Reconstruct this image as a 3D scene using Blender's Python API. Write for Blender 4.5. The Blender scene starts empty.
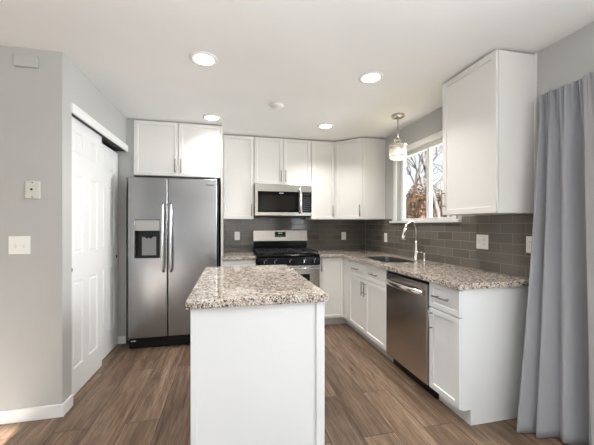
import bpy, bmesh, math, random
from mathutils import Vector, Matrix
random.seed(7)
PI = math.pi
S = bpy.context.scene
COL = S.collection

# ------------------------------------------------------------------ camera, world, lights, exposure
CAM_H = 1.2794
cd = bpy.data.cameras.new('camera'); cam = bpy.data.objects.new('camera', cd); COL.objects.link(cam)
cam.location = (0, 0, CAM_H); cam.rotation_euler = (PI/2, 0, -0.2195)
cd.sensor_fit = 'HORIZONTAL'; cd.sensor_width = 36; cd.lens = 301.37/594*36
cd.shift_y = 2.9/594; cd.clip_start = .02
S.camera = cam
S.view_settings.view_transform = 'Standard'; S.view_settings.look = 'None'
S.view_settings.gamma = 1; S.view_settings.use_curve_mapping = False
S.view_settings.exposure = 0.32

W = bpy.data.worlds.new('world'); S.world = W; W.use_nodes = True
wn = W.node_tree.nodes; wl = W.node_tree.links
bg = wn['Background']; bg.inputs['Strength'].default_value = 1.0
tc = wn.new('ShaderNodeTexCoord'); gr = wn.new('ShaderNodeSeparateXYZ'); cr = wn.new('ShaderNodeValToRGB')
wl.new(tc.outputs['Generated'], gr.inputs[0]); wl.new(gr.outputs['Z'], cr.inputs[0]); wl.new(cr.outputs[0], bg.inputs[0])
cr.color_ramp.elements[0].position = 0.0; cr.color_ramp.elements[0].color = (.90, .92, .94, 1)
cr.color_ramp.elements[1].position = .6; cr.color_ramp.elements[1].color = (.74, .82, .92, 1)

def lamp(name, kind, loc, rot, energy, color=(1, 1, 1), **kw):
    l = bpy.data.lights.new(name, kind); l.energy = energy; l.color = color
    for k, v in kw.items(): setattr(l, k, v)
    o = bpy.data.objects.new(name, l); COL.objects.link(o); o.location = loc; o.rotation_euler = rot
    return o
SUN_EL = math.atan(2.12/(2.25+3.12))
lamp('sun', 'SUN', (0, -6, 6), (PI/2-SUN_EL, 0, 0), 36.0, (1, .96, .92), angle=math.radians(.5))
# added area lamps standing in for daylight at rear openings and patio door
lamp('rear_window_fill', 'AREA', (.4, -2.9, 1.45), (PI/2+.6, 0, 0), 3, (.93, .97, 1), shape='RECTANGLE', size=2.6, size_y=1.4)
lamp('rear_door_fill', 'AREA', (-1.75, -2.9, 1.1), (PI/2+.6, 0, 0), 2, (.93, .97, 1), shape='RECTANGLE', size=.85, size_y=2.0)
lamp('patio_fill', 'AREA', (1.90, .05, 1.15), (PI/2+.15, 0, PI/2), 38, (.86, .94, 1), shape='RECTANGLE', size=1.6, size_y=1.8)  # added on the room side of the curtains to brighten the closet wall
lamp('ceiling_fill', 'AREA', (-.1, -.3, 1.60), (PI, 0, 0), 44, (.90, .96, 1), shape='RECTANGLE', size=1.2, size_y=.8)  # added up-facing lamp without a fixture, brightens the ceiling
lamp('kitchen_window_fill', 'AREA', (4.6, 2.75, 1.9), (PI/2, 0, PI/2), 410, (.97, .98, 1), shape='RECTANGLE', size=2.6, size_y=2.2)  # added outside, out of view, to light the closet doors through the window
CAN_W = 6.5

# ------------------------------------------------------------------ materials
def mat(name, color, rough=.5, metal=0, spec=.5, **kw):
    m = bpy.data.materials.new(name); m.use_nodes = True
    b = m.node_tree.nodes['Principled BSDF']
    b.inputs['Base Color'].default_value = (*color, 1)
    b.inputs['Roughness'].default_value = rough; b.inputs['Metallic'].default_value = metal
    b.inputs['Specular IOR Level'].default_value = spec
    for k, v in kw.items(): b.inputs[k].default_value = v
    return m
class NT:
    def __init__(s, m): s.m = m; s.n = m.node_tree.nodes; s.l = m.node_tree.links; s.b = s.n['Principled BSDF']
    def add(s, t, **kw):
        n = s.n.new(t)
        for k, v in kw.items():
            if isinstance(v, tuple) and len(v) == 2 and hasattr(v[0], 'is_linked') is False and False: pass
            setattr(n, k, v)
        return n
    def link(s, a, b): s.l.new(a, b)
    def ramp(s, src, stops):
        r = s.n.new('ShaderNodeValToRGB'); e = r.color_ramp.elements
        while len(e) < len(stops): e.new(.5)
        for i, (p, c) in enumerate(stops): e[i].position = p; e[i].color = (*c, 1) if len(c) == 3 else c
        s.l.new(src, r.inputs[0]); return r.outputs[0]
    def mix(s, f, a, b, mode='MIX'):
        x = s.n.new('ShaderNodeMix'); x.data_type = 'RGBA'; x.blend_type = mode
        for sock, v in ((x.inputs[0], f), (x.inputs[6], a), (x.inputs[7], b)):
            if isinstance(v, (int, float)): sock.default_value = v
            elif isinstance(v, tuple): sock.default_value = (*v, 1)
            else: s.l.new(v, sock)
        return x.outputs[2]
    def math(s, op, a, b=0.0):
        x = s.n.new('ShaderNodeMath'); x.operation = op
        for sock, v in ((x.inputs[0], a), (x.inputs[1], b)):
            if isinstance(v, (int, float)): sock.default_value = v
            else: s.l.new(v, sock)
        return x.outputs[0]
    def coord(s, order='xyz', scale=(1, 1, 1), loc=(0, 0, 0), kind='Object'):
        t = s.n.new('ShaderNodeTexCoord'); sp = s.n.new('ShaderNodeSeparateXYZ'); cb = s.n.new('ShaderNodeCombineXYZ')
        s.l.new(t.outputs[kind], sp.inputs[0])
        for i, ch in enumerate(order):
            if ch in 'xyz': s.l.new(sp.outputs['XYZ'.index(ch.upper())], cb.inputs[i])
        mp = s.n.new('ShaderNodeMapping'); mp.inputs['Scale'].default_value = scale; mp.inputs['Location'].default_value = loc
        s.l.new(cb.outputs[0], mp.inputs[0]); return mp.outputs[0]
    def noise(s, vec, scale, detail=3, rough=.5, dist=0):
        x = s.n.new('ShaderNodeTexNoise'); s.l.new(vec, x.inputs['Vector'])
        x.inputs['Scale'].default_value = scale; x.inputs['Detail'].default_value = detail
        x.inputs['Roughness'].default_value = rough; x.inputs['Distortion'].default_value = dist
        return x.outputs['Fac']
    def bump(s, h, strength=.2, dist=.01):
        x = s.n.new('ShaderNodeBump'); x.inputs['Strength'].default_value = strength; x.inputs['Distance'].default_value = dist
        s.l.new(h, x.inputs['Height']); s.l.new(x.outputs[0], s.b.inputs['Normal']); return x

def wall_paint(name, col):
    m = mat(name, col, .6, spec=.3); t = NT(m)
    n = t.noise(t.coord(), 90, 3); t.bump(n, .12, .004)
    big = t.noise(t.coord(), 1.3, 2)
    t.link(t.ramp(big, [(.3, tuple(c*.97 for c in col)), (.7, tuple(min(1, c*1.02) for c in col))]), t.b.inputs['Base Color'])
    return m
M_WALL = wall_paint('grey_wall_paint', (.49, .49, .475))
M_CEIL = wall_paint('white_ceiling_paint', (.88, .88, .87))
M_TRIM = mat('white_trim_paint', (.84, .84, .83), .35)
M_DOOR = mat('white_door_paint', (.82, .82, .815), .4)
M_CAB = mat('white_cabinet_paint', (.80, .785, .76), .38)
M_ISL = mat('white_island_paint', (.75, .765, .77), .4)
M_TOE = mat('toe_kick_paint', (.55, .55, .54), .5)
M_BLACK = mat('black_plastic', (.008, .008, .009), .35, spec=.25)
M_BGLASS = mat('black_glass', (.005, .005, .006), .06, spec=.1)
M_ENAMEL = mat('black_enamel', (.006, .006, .007), .16, spec=.12)
M_IRON = mat('cast_iron', (.022, .022, .024), .5, spec=.3)
M_NICKEL = mat('brushed_nickel', (.30, .28, .26), .3, 1)
M_CHROME = mat('chrome', (.80, .79, .78), .14, 1)
M_PLATE = mat('white_plastic_plate', (.86, .85, .82), .35)
M_BEIGE = mat('cream_plastic', (.66, .66, .62), .45)
M_DARK = mat('dark_slot', (.02, .02, .02), .6)
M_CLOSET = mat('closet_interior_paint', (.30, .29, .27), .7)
M_DISP = mat('grey_dispenser_plastic', (.22, .22, .22), .35)
M_LED = mat('green_display', (.02, .05, .03), .3, **{'Emission Color': (.5, .8, .35, 1), 'Emission Strength': .5})
M_TEXT = mat('white_print', (.7, .7, .7), .5)
M_DTEXT = mat('dark_print', (.06, .07, .07), .4)
M_CANGLOW = mat('lamp_glow', (1, 1, 1), .5, **{'Emission Color': (1, .97, .91, 1), 'Emission Strength': 6})
M_BULB = mat('bulb_glow', (1, .9, .7), .5, **{'Emission Color': (1, .90, .76, 1), 'Emission Strength': 6})

def steel(name, col, order, rough=.24, aniso=0):
    m = mat(name, col, rough, 1); t = NT(m)
    v = t.coord(order, (1.5, 260, 1)); n = t.noise(v, 1.0, 3)
    r = t.ramp(n, [(.2, (rough*.95,)*3), (.8, (rough*1.06,)*3)]); t.link(r, t.b.inputs['Roughness'])
    t.bump(n, .012, .001)
    return m
M_STEEL = steel('fridge_steel', (.30, .30, .305), 'zxy')
M_STEELW = steel('warm_steel', (.40, .37, .33), 'zxy', .24)
M_STEELD = steel('dark_steel', (.54, .51, .485), 'zyx', .26)
M_SINK = mat('sink_steel', (.32, .31, .30), .28, 1)

def granite():
    m = mat('speckled_granite', (.6, .5, .4), .035, spec=.6); t = NT(m)
    c = t.coord()
    base = t.ramp(t.noise(c, 17, 5, .65, .8), [(.30, (.19, .15, .125)), (.42, (.38, .30, .235)), (.54, (.52, .42, .325)), (.70, (.66, .64, .61))])
    v = t.add('ShaderNodeTexVoronoi'); t.link(c, v.inputs['Vector']); v.inputs['Scale'].default_value = 190
    sp = t.n.new('ShaderNodeSeparateColor'); t.link(v.outputs['Color'], sp.inputs[0])
    dark = t.ramp(sp.outputs[0], [(.60, (0, 0, 0)), (.64, (1, 1, 1))])
    light = t.ramp(sp.outputs[1], [(.72, (0, 0, 0)), (.78, (1, 1, 1))])
    patch = t.ramp(t.noise(c, 34, 3), [(.40, (0, 0, 0)), (.55, (1, 1, 1))])
    a = t.mix(light, base, (.70, .69, .68))
    b = t.mix(t.mix(1.0, dark, patch, 'MULTIPLY'), a, (.035, .033, .035))
    t.link(b, t.b.inputs['Base Color']); return m
M_GRAN = granite()

def tiles(name, order, off, k=1.0):
    m = mat(name, (.2, .18, .16), .1, spec=.45); t = NT(m)
    v = t.coord(order, loc=off)
    br = t.add('ShaderNodeTexBrick'); t.link(v, br.inputs['Vector'])
    br.inputs['Scale'].default_value = 1; br.inputs['Brick Width'].default_value = .203; br.inputs['Row Height'].default_value = .0762
    br.inputs['Mortar Size'].default_value = .0018; br.inputs['Mortar Smooth'].default_value = .1; br.inputs['Bias'].default_value = 0
    br.inputs['Color1'].default_value = (.092*k, .083*k, .071*k, 1); br.inputs['Color2'].default_value = (.132*k, .119*k, .101*k, 1)
    br.inputs['Mortar'].default_value = (.20*k, .18*k, .16*k, 1)
    t.link(br.outputs['Color'], t.b.inputs['Base Color'])
    r = t.ramp(br.outputs['Fac'], [(0, (.10,)*3), (1, (.7,)*3)]); t.link(r, t.b.inputs['Roughness'])
    n = t.noise(v, 9, 2); h = t.math('SUBTRACT', t.math('MULTIPLY', n, .5), br.outputs['Fac'])
    t.bump(h, .35, .004)
    return m
M_TILE_B = tiles('grey_glass_tile_back', 'xz', (.03, -.914, 0))
M_TILE_R = tiles('grey_glass_tile_right_lit', 'yz', (.02, -.914, 0), 1.35)  # same tile, with the brighter light on this wall put into its colour

def planks():
    m = mat('brown_oak_planks', (.3, .2, .15), .38, spec=.45); t = NT(m)
    v = t.coord('yx', loc=(0.3, .0385+.2065*20, 0))
    br = t.add('ShaderNodeTexBrick'); t.link(v, br.inputs['Vector'])
    br.offset = .37; br.inputs['Scale'].default_value = 1
    br.inputs['Brick Width'].default_value = 1.22; br.inputs['Row Height'].default_value = .2065
    br.inputs['Mortar Size'].default_value = .0022; br.inputs['Mortar Smooth'].default_value = .2; br.inputs['Bias'].default_value = 0
    br.inputs['Color1'].default_value = (0, 0, 0, 1); br.inputs['Color2'].default_value = (1, 1, 1, 1); br.inputs['Mortar'].default_value = (.5, .5, .5, 1)
    rnd = br.outputs['Color']
    tc = t.n.new('ShaderNodeTexCoord'); mp = t.n.new('ShaderNodeMapping'); mp.inputs['Scale'].default_value = (1, .06, 1)
    off = t.n.new('ShaderNodeVectorMath'); off.operation = 'MULTIPLY_ADD'; off.inputs[1].default_value = (7, 13, 5)
    t.link(rnd, off.inputs[0]); t.link(tc.outputs['Object'], mp.inputs[0]); t.link(mp.outputs[0], off.inputs[2])
    gv = off.outputs[0]
    g1 = t.noise(gv, 20, 7, .68, .6); g2 = t.noise(gv, 6, 3, .5, .5); g3 = t.noise(gv, 110, 3, .6)
    base = t.ramp(g1, [(.28, (.075, .046, .030)), (.42, (.215, .145, .098)), (.56, (.315, .225, .160)), (.72, (.44, .335, .255))])
    var = t.ramp(rnd, [(0, (.54, .50, .46)), (.5, (.74, .70, .66)), (1, (.92, .88, .84))])
    c = t.mix(1.0, base, var, 'MULTIPLY')
    c = t.mix(.55, c, t.ramp(g2, [(.3, (.42, .39, .36)), (.5, (1, 1, 1)), (.75, (1.3, 1.32, 1.34))]), 'MULTIPLY')
    c = t.mix(.75, c, t.ramp(g3, [(.35, (.50, .48, .46)), (.6, (1.15, 1.15, 1.15))]), 'MULTIPLY')
    kv = t.n.new('ShaderNodeMapping'); kv.inputs['Scale'].default_value = (1, 4, 1); t.link(gv, kv.inputs[0])
    k = t.noise(kv.outputs[0], 5.5, 2, .4, .8)
    c = t.mix(t.ramp(k, [(.70, (0, 0, 0)), (.80, (.8, .8, .8))]), c, (.05, .03, .02))
    c = t.mix(br.outputs['Fac'], c, (.025, .017, .012))
    t.link(c, t.b.inputs['Base Color'])
    t.bump(t.math('SUBTRACT', t.math('MULTIPLY', g1, .35), br.outputs['Fac']), .25, .002)
    t.link(t.ramp(g1, [(.3, (.46,)*3), (.7, (.30,)*3)]), t.b.inputs['Roughness'])
    return m
M_FLOOR = planks()

def fabric(name, col, tr, sc):
    m = bpy.data.materials.new(name); m.use_nodes = True; n = m.node_tree.nodes; l = m.node_tree.links
    t = NT(m); b = t.b; out = n['Material Output']
    v = t.coord(kind='UV')
    br = t.n.new('ShaderNodeTexChecker'); t.link(v, br.inputs['Vector']); br.inputs['Scale'].default_value = sc
    nz = t.noise(v, sc*1.3, 2)
    c = t.ramp(t.math('ADD', t.math('MULTIPLY', br.outputs['Fac'], .35), t.math('MULTIPLY', nz, .6)), [(.2, tuple(x*.90 for x in col)), (.75, tuple(min(1, x*1.06) for x in col))])
    t.link(c, b.inputs['Base Color']); b.inputs['Roughness'].default_value = .85; b.inputs['Specular IOR Level'].default_value = .15
    b.inputs['Sheen Weight'].default_value = .2
    ts = n.new('ShaderNodeBsdfTranslucent'); t.link(c, ts.inputs[0])
    mx = n.new('ShaderNodeMixShader'); mx.inputs[0].default_value = tr
    l.new(b.outputs[0], mx.inputs[1]); l.new(ts.outputs[0], mx.inputs[2]); l.new(mx.outputs[0], out.inputs[0])
    return m
M_CURT = fabric('grey_curtain_fabric', (.47, .48, .515), .22, 300)
M_SHEER = fabric('pale_dotted_curtain_fabric', (.56, .555, .575), .35, 240)

M_SUNBLOCK = fabric('sun_blocker_fabric', (.8, .8, .8), .5, 200)
def clear_glass(name, tint, gl):
    m = bpy.data.materials.new(name); m.use_nodes = True; n = m.node_tree.nodes; l = m.node_tree.links
    n.remove(n['Principled BSDF'])
    a = n.new('ShaderNodeBsdfTransparent'); a.inputs[0].default_value = (*tint, 1)
    g = n.new('ShaderNodeBsdfGlossy'); g.inputs['Roughness'].default_value = .02
    f = n.new('ShaderNodeLayerWeight'); f.inputs[0].default_value = gl
    mx = n.new('ShaderNodeMixShader'); l.new(f.outputs['Facing'], mx.inputs[0]); l.new(a.outputs[0], mx.inputs[1]); l.new(g.outputs[0], mx.inputs[2])
    l.new(mx.outputs[0], n['Material Output'].inputs[0]); return m
M_GLASS = clear_glass('window_glass', (.97, .98, .98), .06)
def crystal():
    m = bpy.data.materials.new('seeded_shade_glass'); m.use_nodes = True; t = NT(m); n = t.n; l = t.l
    t.b.inputs['Base Color'].default_value = (.86, .84, .81, 1); t.b.inputs['Roughness'].default_value = .12
    v = t.n.new('ShaderNodeTexVoronoi'); t.link(t.coord(), v.inputs['Vector']); v.inputs['Scale'].default_value = 75
    t.bump(v.outputs['Distance'], .8, .01)
    tr = n.new('ShaderNodeBsdfTransparent'); tr.inputs[0].default_value = (.97, .96, .94, 1)
    mx = n.new('ShaderNodeMixShader')
    t.link(t.ramp(v.outputs['Distance'], [(.1, (.72,)*3), (.6, (.35,)*3)]), mx.inputs[0])
    l.new(t.b.outputs[0], mx.inputs[2]); l.new(tr.outputs[0], mx.inputs[1]); l.new(mx.outputs[0], n['Material Output'].inputs[0])
    return m
M_CRYSTAL = crystal()
def leafy(name, a, b, c):
    m = mat(name, b, .8, spec=.2); t = NT(m)
    t.link(t.ramp(t.noise(t.coord(), 9, 4, .7), [(.3, a), (.5, b), (.7, c)]), t.b.inputs['Base Color']); return m
M_LEAF = leafy('rust_brown_leaves', (.016, .007, .003), (.055, .026, .010), (.10, .058, .028))
M_BARK = leafy('grey_bark', (.02, .018, .017), (.06, .055, .052), (.13, .125, .12))
M_GRASS = leafy('dry_lawn', (.16, .14, .08), (.26, .23, .14), (.34, .30, .20))
M_SIDING = mat('blue_grey_siding', (.30, .33, .38), .7); M_ROOF = mat('grey_shingles', (.20, .20, .22), .8)
M_CONC = mat('concrete', (.5, .49, .47), .8)

# ------------------------------------------------------------------ mesh helpers
def bx(bm, x0, x1, y0, y1, z0, z1):
    vs = [bm.verts.new(p) for p in ((x0, y0, z0), (x1, y0, z0), (x1, y1, z0), (x0, y1, z0), (x0, y0, z1), (x1, y0, z1), (x1, y1, z1), (x0, y1, z1))]
    return [bm.faces.new([vs[i] for i in f]) for f in ((0, 3, 2, 1), (4, 5, 6, 7), (0, 1, 5, 4), (1, 2, 6, 5), (2, 3, 7, 6), (3, 0, 4, 7))]
def tube(bm, pts, r, seg=10, caps=True):
    pts = [Vector(p) for p in pts]; rings = []
    up = None
    for i, p in enumerate(pts):
        d = (pts[min(i+1, len(pts)-1)] - pts[max(i-1, 0)]).normalized()
        if up is None: up = d.orthogonal().normalized()
        up = (up - d*up.dot(d)).normalized(); sd = d.cross(up)
        rr = r[i] if isinstance(r, (list, tuple)) else r
        rings.append([bm.verts.new(p + (up*math.cos(a) + sd*math.sin(a))*rr) for a in [2*PI*k/seg for k in range(seg)]])
    for a, b in zip(rings, rings[1:]):
        for k in range(seg):
            f = bm.faces.new((a[k], a[(k+1) % seg], b[(k+1) % seg], b[k])); f.smooth = True
    if caps: bm.faces.new(rings[0][::-1]); bm.faces.new(rings[-1])
def lathe(bm, prof, c=(0, 0, 0), seg=32, smooth=True):
    rings = []
    for r, z in prof:
        rings.append([bm.verts.new((c[0]+r*math.cos(2*PI*k/seg), c[1]+r*math.sin(2*PI*k/seg), c[2]+z)) for k in range(seg)] if r > 1e-6 else [bm.verts.new((c[0], c[1], c[2]+z))])
    for a, b in zip(rings, rings[1:]):
        for k in range(seg):
            k2 = (k+1) % seg
            q = [a[k % len(a)], a[k2 % len(a)], b[k2 % len(b)], b[k % len(b)]]
            q = list(dict.fromkeys(q))
            if len(q) > 2: bm.faces.new(q).smooth = smooth
def prism(bm, pts, z0, z1):
    a = [bm.verts.new((x, y, z0)) for x, y in pts]; b = [bm.verts.new((x, y, z1)) for x, y in pts]
    bm.faces.new(a[::-1]); bm.faces.new(b); n = len(pts)
    for i in range(n): bm.faces.new((a[i], a[(i+1) % n], b[(i+1) % n], b[i]))
def poly_holes(bm, loops, z0, z1):
    es = []; lv = []
    for lp in loops:
        vs = [bm.verts.new((x, y, z1)) for x, y in lp]; lv.append(vs)
        es += [bm.edges.new((vs[i], vs[(i+1) % len(vs)])) for i in range(len(vs))]
    r = bmesh.ops.triangle_fill(bm, use_beauty=True, use_dissolve=False, edges=es)
    fs = [g for g in r['geom'] if isinstance(g, bmesh.types.BMFace)]
    r = bmesh.ops.extrude_face_region(bm, geom=fs)
    bmesh.ops.translate(bm, verts=[g for g in r['geom'] if isinstance(g, bmesh.types.BMVert)], vec=(0, 0, z0-z1))
    bmesh.ops.recalc_face_normals(bm, faces=bm.faces)
def cells(bm, us, vs, holes, w0, w1, f):
    """slab in (u,v) with open cells; f maps (u,v,w) to xyz"""
    nu, nv = len(us)-1, len(vs)-1
    solid = lambda i, j: 0 <= i < nu and 0 <= j < nv and not any(us[i] >= h[0]-1e-6 and us[i+1] <= h[1]+1e-6 and vs[j] >= h[2]-1e-6 and vs[j+1] <= h[3]+1e-6 for h in holes)
    cache = {}
    def V(i, j, k):
        if (i, j, k) not in cache: cache[(i, j, k)] = bm.verts.new(f(us[i], vs[j], (w0, w1)[k]))
        return cache[(i, j, k)]
    for i in range(nu):
        for j in range(nv):
            if not solid(i, j): continue
            for k in (0, 1): bm.faces.new((V(i, j, k), V(i+1, j, k), V(i+1, j+1, k), V(i, j+1, k)))
            if not solid(i-1, j): bm.faces.new([V(i, j, 0), V(i, j+1, 0), V(i, j+1, 1), V(i, j, 1)])
            if not solid(i+1, j): bm.faces.new([V(i+1, j, 0), V(i+1, j+1, 0), V(i+1, j+1, 1), V(i+1, j, 1)])
            if not solid(i, j-1): bm.faces.new([V(i, j, 0), V(i+1, j, 0), V(i+1, j, 1), V(i, j, 1)])
            if not solid(i, j+1): bm.faces.new([V(i, j+1, 0), V(i+1, j+1, 0), V(i+1, j+1, 1), V(i, j+1, 1)])
    bmesh.ops.recalc_face_normals(bm, faces=bm.faces)
def obj(name, bm, m, parent=None, bevel=0, seg=2, shade=False, keep=False):
    if not keep: bmesh.ops.recalc_face_normals(bm, faces=bm.faces)
    me = bpy.data.meshes.new(name); bm.to_mesh(me); bm.free()
    for x in (m if isinstance(m, list) else [m]): me.materials.append(x)
    o = bpy.data.objects.new(name, me); COL.objects.link(o); o.parent = parent
    if shade:
        for p in me.polygons: p.use_smooth = True
    if bevel:
        b = o.modifiers.new('bevel', 'BEVEL'); b.width = bevel; b.segments = seg; b.limit_method = 'ANGLE'; b.angle_limit = math.radians(40)
    return o
def tag(o, label=None, cat=None, group=None, kind=None):
    if label: o['label'] = label
    if cat: o['category'] = cat
    if group: o['group'] = group
    if kind: o['kind'] = kind
    return o
def thing(name, label, cat, loc=(0, 0, 0), rz=0, group=None):
    o = bpy.data.objects.new(name, None); COL.objects.link(o); o.location = loc; o.rotation_euler = (0, 0, rz)
    o.empty_display_size = .1
    return tag(o, label, cat, group)
def struct(name, bm, m, parent=None, bevel=0):
    o = obj(name, bm, m, parent, bevel)
    if not parent: o['kind'] = 'structure'
    return o
def box_obj(name, b, m, parent=None, bevel=0):
    bm = bmesh.new(); bx(bm, *b); return obj(name, bm, m, parent, bevel)
def copy_tree(o, parent=None, loc=None, label=None):
    c = o.copy(); COL.objects.link(c); c.parent = parent
    if loc is not None: c.location = loc
    if label: c['label'] = label
    for ch in list(o.children): copy_tree(ch, c)
    return c

CEIL = 2.444; XR = 2.027; YB = 4.26; XC = -1.097; YF = 2.318; YREAR = -3.0; XL = -4.0
Z = 0.0015   # hairline clearance between neighbours

# ------------------------------------------------------------------ the setting
bm = bmesh.new(); bx(bm, XL-.1, XR+.12, YREAR-.12, YB+.1, -.05, 0); struct('floor', bm, M_FLOOR)
bm = bmesh.new(); bx(bm, XL-.1, XR+.12, YREAR-.12, YB+.1, CEIL, CEIL+.1); struct('ceiling', bm, M_CEIL)
bm = bmesh.new(); bx(bm, XC-.75, XR+.12, YB, YB+.1, 0, CEIL); struct('wall_back', bm, M_WALL)
# right wall: kitchen window and patio door
WY0, WY1, WZ0, WZ1 = 2.42, 3.385, 1.335, 2.150
PY0, PY1, PZ1 = -.55, 1.25, 2.03
bm = bmesh.new()
cells(bm, [YREAR-.12, PY0, PY1, WY0, WY1, YB+.0], [0, WZ0, PZ1, WZ1, CEIL],
      [(PY0, PY1, 0, PZ1), (WY0, WY1, WZ0, WZ1)], XR, XR+.12, lambda u, v, w: (w, u, v))
struct('wall_right', bm, M_WALL)
bm = bmesh.new(); cells(bm, [YF, 2.44, 3.60, YB], [0, 2.09, CEIL], [(2.44, 3.60, 0, 2.09)], XC-.10, XC, lambda u, v, w: (w, u, v)); struct('wall_closet', bm, M_WALL)
bm = bmesh.new(); bx(bm, XL, XC-.1002, YF, YF+.11, 0, CEIL); struct('wall_front', bm, M_WALL)
bm = bmesh.new(); bx(bm, XL-.1, XL, YREAR-.12, YF+.11, 0, CEIL); struct('wall_left', bm, M_WALL)
bm = bmesh.new()
cells(bm, [XL, -2.2, -1.295, -.9, 1.7, XR], [0, .85, 2.12, 2.25, CEIL], [(-2.2, -1.295, 0, 2.12), (-.9, 1.7, .85, 2.12), (-.9, 1.7, 2.12, 2.25)], YREAR-.12, YREAR, lambda u, v, w: (u, w, v))
struct('wall_rear', bm, M_WALL)
# closet interior shell
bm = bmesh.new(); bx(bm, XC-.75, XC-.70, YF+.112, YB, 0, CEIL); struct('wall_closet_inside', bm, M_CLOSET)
# baseboards
bm = bmesh.new(); bx(bm, XL, XC+.0128, YF-.013, YF-.0005, 0, .082); bx(bm, XC-.02, XC+.0128, YF-.004, YF-.0005, .082, .083); struct('baseboard_front', bm, M_TRIM, bevel=.003)
bm = bmesh.new(); bx(bm, XC+.0005, XC+.013, YF, 2.438, 0, .082); bx(bm, XC-.098, XC+.0, 3.587, 3.5995, 0, .082); struct('baseboard_closet', bm, M_TRIM, bevel=.003)
bm = bmesh.new(); bx(bm, XL+.0005, XL+.013, YREAR, YF-.014, 0, .082); struct('baseboard_left', bm, M_TRIM, bevel=.003)

# kitchen window: casing, sill, frame with two sashes, panes
wr = bpy.data.objects.new('window_1', None); COL.objects.link(wr); wr['kind'] = 'structure'; wr.location = (XR, (WY0+WY1)/2, WZ0)
def wpart(name, bm, m, bevel=0):
    bmesh.ops.translate(bm, verts=bm.verts, vec=(-wr.location.x, -wr.location.y, -wr.location.z)); return obj(name, bm, m, wr, bevel)
bm = bmesh.new()
bx(bm, XR-.016, XR-.0005, WY1, WY1+.058, WZ0-.0, WZ1+.055); bx(bm, XR-.016, XR-.0005, WY0-.058, WY0, WZ0, WZ1+.055); bx(bm, XR-.016, XR-.0005, WY0, WY1, WZ1, WZ1+.055)
wpart('window_casing', bm, M_TRIM, .003)
bm = bmesh.new(); bx(bm, XR-.040, XR-.0005, WY0-.115, WY1+.115, WZ0-.027, WZ0-.0005); wpart('window_sill', bm, M_TRIM, .004)
def ring(bm, x0, x1, y0, y1, z0, z1, w, wb=None):
    wb = wb or w
    bx(bm, x0, x1, y0, y0+w, z0, z1); bx(bm, x0, x1, y1-w, y1, z0, z1); bx(bm, x0, x1, y0+w, y1-w, z0, z0+wb); bx(bm, x0, x1, y0+w, y1-w, z1-w, z1)
bm = bmesh.new(); ring(bm, XR+.05, XR+.115, WY0+.0005, WY1-.0005, WZ0+.0005, WZ1-.0005, .016, .012); wpart('window_frame', bm, M_TRIM, .002)
ym = (WY0+WY1)/2-.035
for a, b in ((WY0+.0175, ym-.003), (ym+.003, WY1-.0175)):
    bm = bmesh.new(); ring(bm, XR+.058, XR+.098, a, b, WZ0+.0130, WZ1-.0175, .024, .014); s = wpart('window_sash', bm, M_TRIM, .003)
    bm = bmesh.new(); bx(bm, XR+.076, XR+.080, a+.0245, b-.0245, WZ0+.0275, WZ1-.0420); wpart('window_pane', bm, M_GLASS)
# patio sliding door in the right wall, behind the curtains
pr = bpy.data.objects.new('door_1', None); COL.objects.link(pr); pr['kind'] = 'structure'; pr.location = (XR, (PY0+PY1)/2, 0)
def ppart(name, bm, m, bevel=0):
    bmesh.ops.translate(bm, verts=bm.verts, vec=(-pr.location.x, -pr.location.y, 0)); return obj(name, bm, m, pr, bevel)
bm = bmesh.new(); ring(bm, XR+.02, XR+.11, PY0+.001, PY1-.001, .001, PZ1-.001, .04); ppart('door_frame', bm, M_TRIM, .003)
pm = (PY0+PY1)/2
for a, b, x in ((PY0+.042, pm+.03, XR+.03), (pm-.03, PY1-.042, XR+.066)):
    bm = bmesh.new(); ring(bm, x, x+.034, a, b, .042, PZ1-.042, .06); ppart('door_panel', bm, M_TRIM, .003)
    bm = bmesh.new(); bx(bm, x+.014, x+.02, a+.061, b-.061, .103, PZ1-.103); ppart('door_glass', bm, M_GLASS)
# rear openings, unseen: framed window added for light, doorway cut for sun patch
bm = bmesh.new()
def ringy(bm, y0, y1, x0, x1, z0, z1, w):
    bx(bm, x0, x0+w, y0, y1, z0, z1); bx(bm, x1-w, x1, y0, y1, z0, z1); bx(bm, x0+w, x1-w, y0, y1, z0, z0+w); bx(bm, x0+w, x1-w, y0, y1, z1-w, z1)
ringy(bm, YREAR-.1, YREAR-.04, -.899, 1.699, .851, 2.249, .05); bx(bm, .375, .425, YREAR-.1, YREAR-.04, .901, 2.199); w2 = struct('window_2_added', bm, M_TRIM, bevel=.003)
bm = bmesh.new(); bx(bm, -.96, 1.76, YREAR+.004, YREAR+.007, .80, 2.30); obj('sun_blocker', bm, M_SUNBLOCK, w2)  # unseen sheet added over the rear window to block direct sun

# outdoors
bm = bmesh.new(); bx(bm, XR+.13, 40, -30, 45, -.25, -.15); struct('ground', bm, M_GRASS)

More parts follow.
